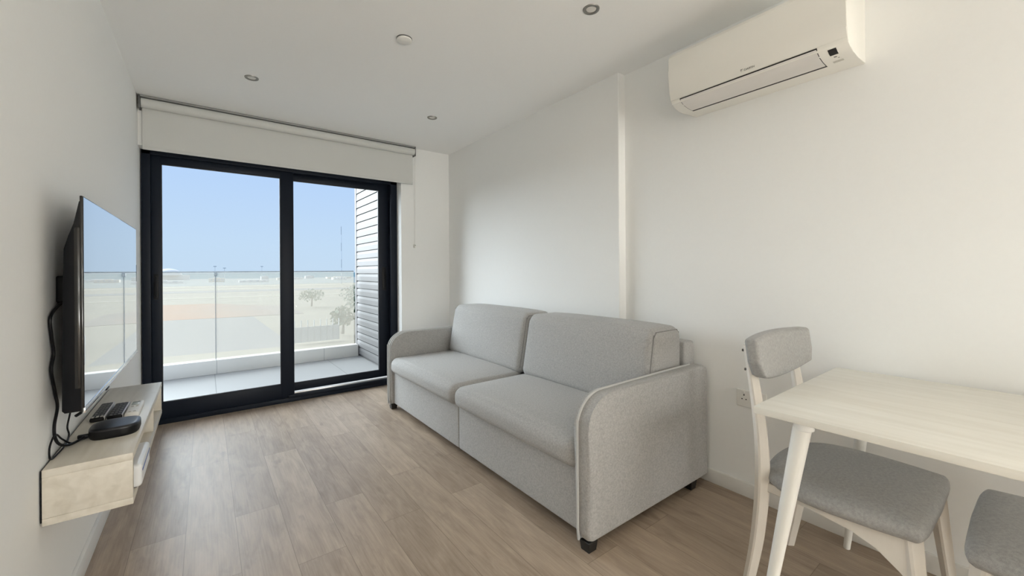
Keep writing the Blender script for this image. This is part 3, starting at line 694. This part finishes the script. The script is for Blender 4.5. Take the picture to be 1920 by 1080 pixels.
# ------------------------------------------------------------------ dining chairs (local: sitter faces +y)
def make_chair(label):
    root = thing('dining_chair', label, 'chair', (0, 0, 0), 'grey upholstered dining chairs')
    # seat pad outline: straight front, bowed sides, rounded back
    def outline(s=1.):
        key = [(-.225, .205), (-.05, .212), (.05, .212), (.225, .205), (.252, .17), (.268, .05), (.268, -.06), (.245, -.15), (.19, -.205), (.10, -.232), (0, -.24), (-.10, -.232), (-.19, -.205), (-.245, -.15), (-.268, -.06), (-.268, .05), (-.252, .17)]
        m = len(key); out = []
        P = [Vector((x, y, 0)) for x, y in key]
        for i in range(m):
            p0, p1, p2, p3 = P[i-1], P[i], P[(i+1) % m], P[(i+2) % m]
            for k in range(4):
                t = k/4; q = .5*((2*p1)+(-p0+p2)*t+(2*p0-5*p1+4*p2-p3)*t*t+(-p0+3*p1-3*p2+p3)*t**3); out.append((q.x*s, q.y*s))
        return out
    m = B(); rings = []
    for s_, z in ((.90, .422), (.955, .424), (.985, .432), (1., .444), (.992, .456), (.965, .466), (.90, .473), (.7, .479), (.4, .482)):
        rings.append([m.verts.new((x, y, z-.006*(abs(x)/.27)**2*0)) for x, y in outline(s_)])
    k_ = len(rings[0])
    for a, b in zip(rings, rings[1:]):
        for k in range(k_): m.faces.new((a[k], a[(k+1) % k_], b[(k+1) % k_], b[k]))
    m.faces.new(rings[0][::-1]); m.faces.new(rings[-1])
    obj('seat', m, CHAIRF, root, ang=60)
    def sq_leg(path, sizes, ang):
        """square post set cornerwise along a smoothed path"""
        m = B(); P = [Vector(p) for p in path]; Q = []; Z = []; n_ = len(P)
        for i in range(n_-1):
            p0 = P[i-1] if i > 0 else P[i]*2-P[i+1]; p1, p2 = P[i], P[i+1]; p3 = P[i+2] if i+2 < n_ else p2*2-p1
            for k in range(6):
                t = k/6; Q.append(.5*((2*p1)+(-p0+p2)*t+(2*p0-5*p1+4*p2-p3)*t*t+(-p0+3*p1-3*p2+p3)*t**3)); Z.append(sizes[i]+(sizes[i+1]-sizes[i])*t)
        Q.append(P[-1]); Z.append(sizes[-1]); rings = []
        for q, s_ in zip(Q, Z):
            ring = []
            for cx, cy in ((-1, -.72), (-.72, -1), (.72, -1), (1, -.72), (1, .72), (.72, 1), (-.72, 1), (-1, .72)):
                a, b = cx*s_/2, cy*s_/2
                ring.append(m.verts.new((q.x+a*math.cos(ang)-b*math.sin(ang), q.y+a*math.sin(ang)+b*math.cos(ang), q.z)))
            rings.append(ring)
        for A_, B_ in zip(rings, rings[1:]):
            for k in range(8): m.faces.new((A_[k], A_[(k+1) % 8], B_[(k+1) % 8], B_[k]))
        m.faces.new(rings[0][::-1]); m.faces.new(rings[-1]); return m
    posts = {}
    for s_ in (-1, 1):
        obj('leg', sq_leg([(s_*.232, .214, 0), (s_*.2195, .192, .22), (s_*.205, .172, .424)], [.026, .034, .042], R(45)), WOODW, root)
        posts[s_] = obj('back_post', sq_leg([(s_*.205, -.270, 0), (s_*.205, -.232, .22), (s_*.203, -.215, .45), (s_*.200, -.228, .66), (s_*.198, -.264, .905)], [.030, .036, .040, .034, .026], R(45)), WOODW, root)
        # side rail, deepening into a bracket at the front leg
        m = B(); pr = [(-.20, .424), (-.20, .392), (-.06, .396), (.04, .385), (.10, .362), (.150, .318), (.165, .300), (.178, .300), (.185, .424)]
        prism(m, [(y, z) for y, z in pr], 0, -.011, .011, .003)
        for v in m.verts: v.co.x += s_*(.205+.006*(v.co.y/.2)+.018*(1-(v.co.y/.2)**2)*.5)
        obj('side_rail', m, WOODW, root)
    obj('front_rail', box(B(), -.195, .195, .160, .182, .372, .424, .003), WOODW, root)
    obj('rear_rail', box(B(), -.195, .195, -.222, -.200, .380, .424, .003), WOODW, root)
    # padded back, curved round the sitter, lower corners cut in
    def bd(p, u, v, w_):
        p = Vector(p)
        if w_ < 0: p.x *= 1-.10*(-w_)*abs(u); 
        if w_ < 0: p.z += .030*(-w_)*abs(u)**2
        if w_ > 0: p.z += .006*(1-u*u)*w_
        p.y += .026*(abs(u)**2)-.040*(p.z-.80)/.16*.5
        if v > 0: p.y += .008*(1-u**4)*(1-w_**4)
        return p
    bk = obj('backrest', softbox(B(), -.258, .258, -.262, -.214, .772, .938, .014, bd, 12, 4), CHAIRF, root)
    for s_ in (-1, 1):
        for z in (.815, .885):
            m = B(); lathe(m, [(0, 0), (.005, 0), (.005, .004), (0, .005)], (s_*.198, -.264+(.905-z)*.12-.018, z), 10, Matrix.Rotation(R(90), 4, 'X')); o = obj('screw', m, SCREW, posts[s_])
    return root
def copy_tree(o, parent=None):
    c = o.copy(); COL.objects.link(c); c.parent = parent
    for ch in [x for x in COL.objects if x.parent == o and x != c]: copy_tree(ch, c)
    return c
ch1 = make_chair('grey upholstered chair at the far end of the table, its padded back toward the sofa')
ch2 = copy_tree(ch1)
ch2['label'] = 'grey upholstered chair at the near end of the table, only its seat corner in view'
ch1.location = (1.808, .412, 0); ch1.rotation_euler = (0, 0, math.pi)
ch2.location = (1.800, -.070, 0); ch2.rotation_euler = (0, 0, 0)

# ------------------------------------------------------------------ light
wd = bpy.data.worlds.new('World'); S.world = wd; wd.use_nodes = True; nt = wd.node_tree; nt.nodes.clear()
wo = nt.nodes.new('ShaderNodeOutputWorld'); bg = nt.nodes.new('ShaderNodeBackground'); bg.inputs['Strength'].default_value = 1.0
tc = nt.nodes.new('ShaderNodeTexCoord'); sp = nt.nodes.new('ShaderNodeSeparateXYZ'); cr = nt.nodes.new('ShaderNodeValToRGB')
mr = nt.nodes.new('ShaderNodeMapRange'); mr.inputs[1].default_value = -1; mr.inputs[2].default_value = 1
nt.links.new(tc.outputs['Generated'], sp.inputs[0]); nt.links.new(sp.outputs['Z'], mr.inputs[0]); nt.links.new(mr.outputs[0], cr.inputs[0])
e = cr.color_ramp.elements
e[0].position = .49; e[0].color = (.60, .62, .62, 1); e[1].position = 1.; e[1].color = (.75, .88, 1.15, 1)
for p_, c_ in ((.5, srgb(203, 224, 247)), (.53, srgb(201, 224, 250)), (.60, srgb(190, 217, 255)), (.72, (.62, .78, 1.1))):
    x = e.new(p_); x.color = c4(c_)
nt.links.new(cr.outputs[0], bg.inputs[0]); nt.links.new(bg.outputs[0], wo.inputs[0])

def sun(name, el, az, strength, angle, col):
    """az measured from +y toward +x: where the light comes from"""
    l = bpy.data.lights.new(name, 'SUN'); l.energy = strength; l.angle = R(angle); l.color = col
    o = bpy.data.objects.new(name, l); COL.objects.link(o)
    d = -Vector((math.sin(R(az))*math.cos(R(el)), math.cos(R(az))*math.cos(R(el)), math.sin(R(el))))
    o.rotation_euler = d.to_track_quat('-Z', 'Y').to_euler(); o.location = (0, 8, 6)
    return o
sun('hazy_sun', 22, -34, 9.6, 64, (.89, .95, 1.))
def rear_fill(x, y, z, power, col):
    """the lamps of the kitchen end of the room, behind the camera"""
    l = bpy.data.lights.new('rear_fill', 'POINT'); l.energy = power; l.shadow_soft_size = .32; l.color = col
    o = bpy.data.objects.new('rear_fill', l); COL.objects.link(o); o.location = (x, y, z)
for x, y, z, p in ((1.35, -3.6, .45, 63), (1.8, -3.6, .45, 63), (1.5, -3.8, 1.75, 46)): rear_fill(x, y, z, p, (.995, 1., .97))

# ------------------------------------------------------------------ camera
cam = bpy.data.cameras.new('camera'); co = bpy.data.objects.new('camera', cam); COL.objects.link(co)
cam.sensor_width = 36.; cam.sensor_fit = 'HORIZONTAL'; cam.lens = 760.0/1920*36
cam.shift_x = (960-958.36)/1920; cam.shift_y = -(540-508.12)/1920
cam.clip_start = .02; cam.clip_end = 20000
y_, r_ = R(36.987), R(-.346)
F = Vector((math.sin(y_), math.cos(y_), 0)); Rt = Vector((math.cos(y_), -math.sin(y_), 0)); U = Vector((0, 0, 1))
R3 = Rt*math.cos(r_)+U*math.sin(r_); U3 = U*math.cos(r_)-Rt*math.sin(r_)
Mx = Matrix((R3, U3, -F)).transposed().to_4x4(); Mx.translation = Vector((0, 0, 1.187)); co.matrix_world = Mx
S.camera = co
S.view_settings.view_transform = 'Standard'; S.view_settings.look = 'None'; S.view_settings.gamma = 1.; S.view_settings.exposure = 0.
S.view_settings.use_curve_mapping = False
S.cycles.use_denoising = True
S.cycles.max_bounces = 14; S.cycles.diffuse_bounces = 8; S.cycles.glossy_bounces = 6; S.cycles.transparent_max_bounces = 16
S.cycles.sample_clamp_indirect = 4.
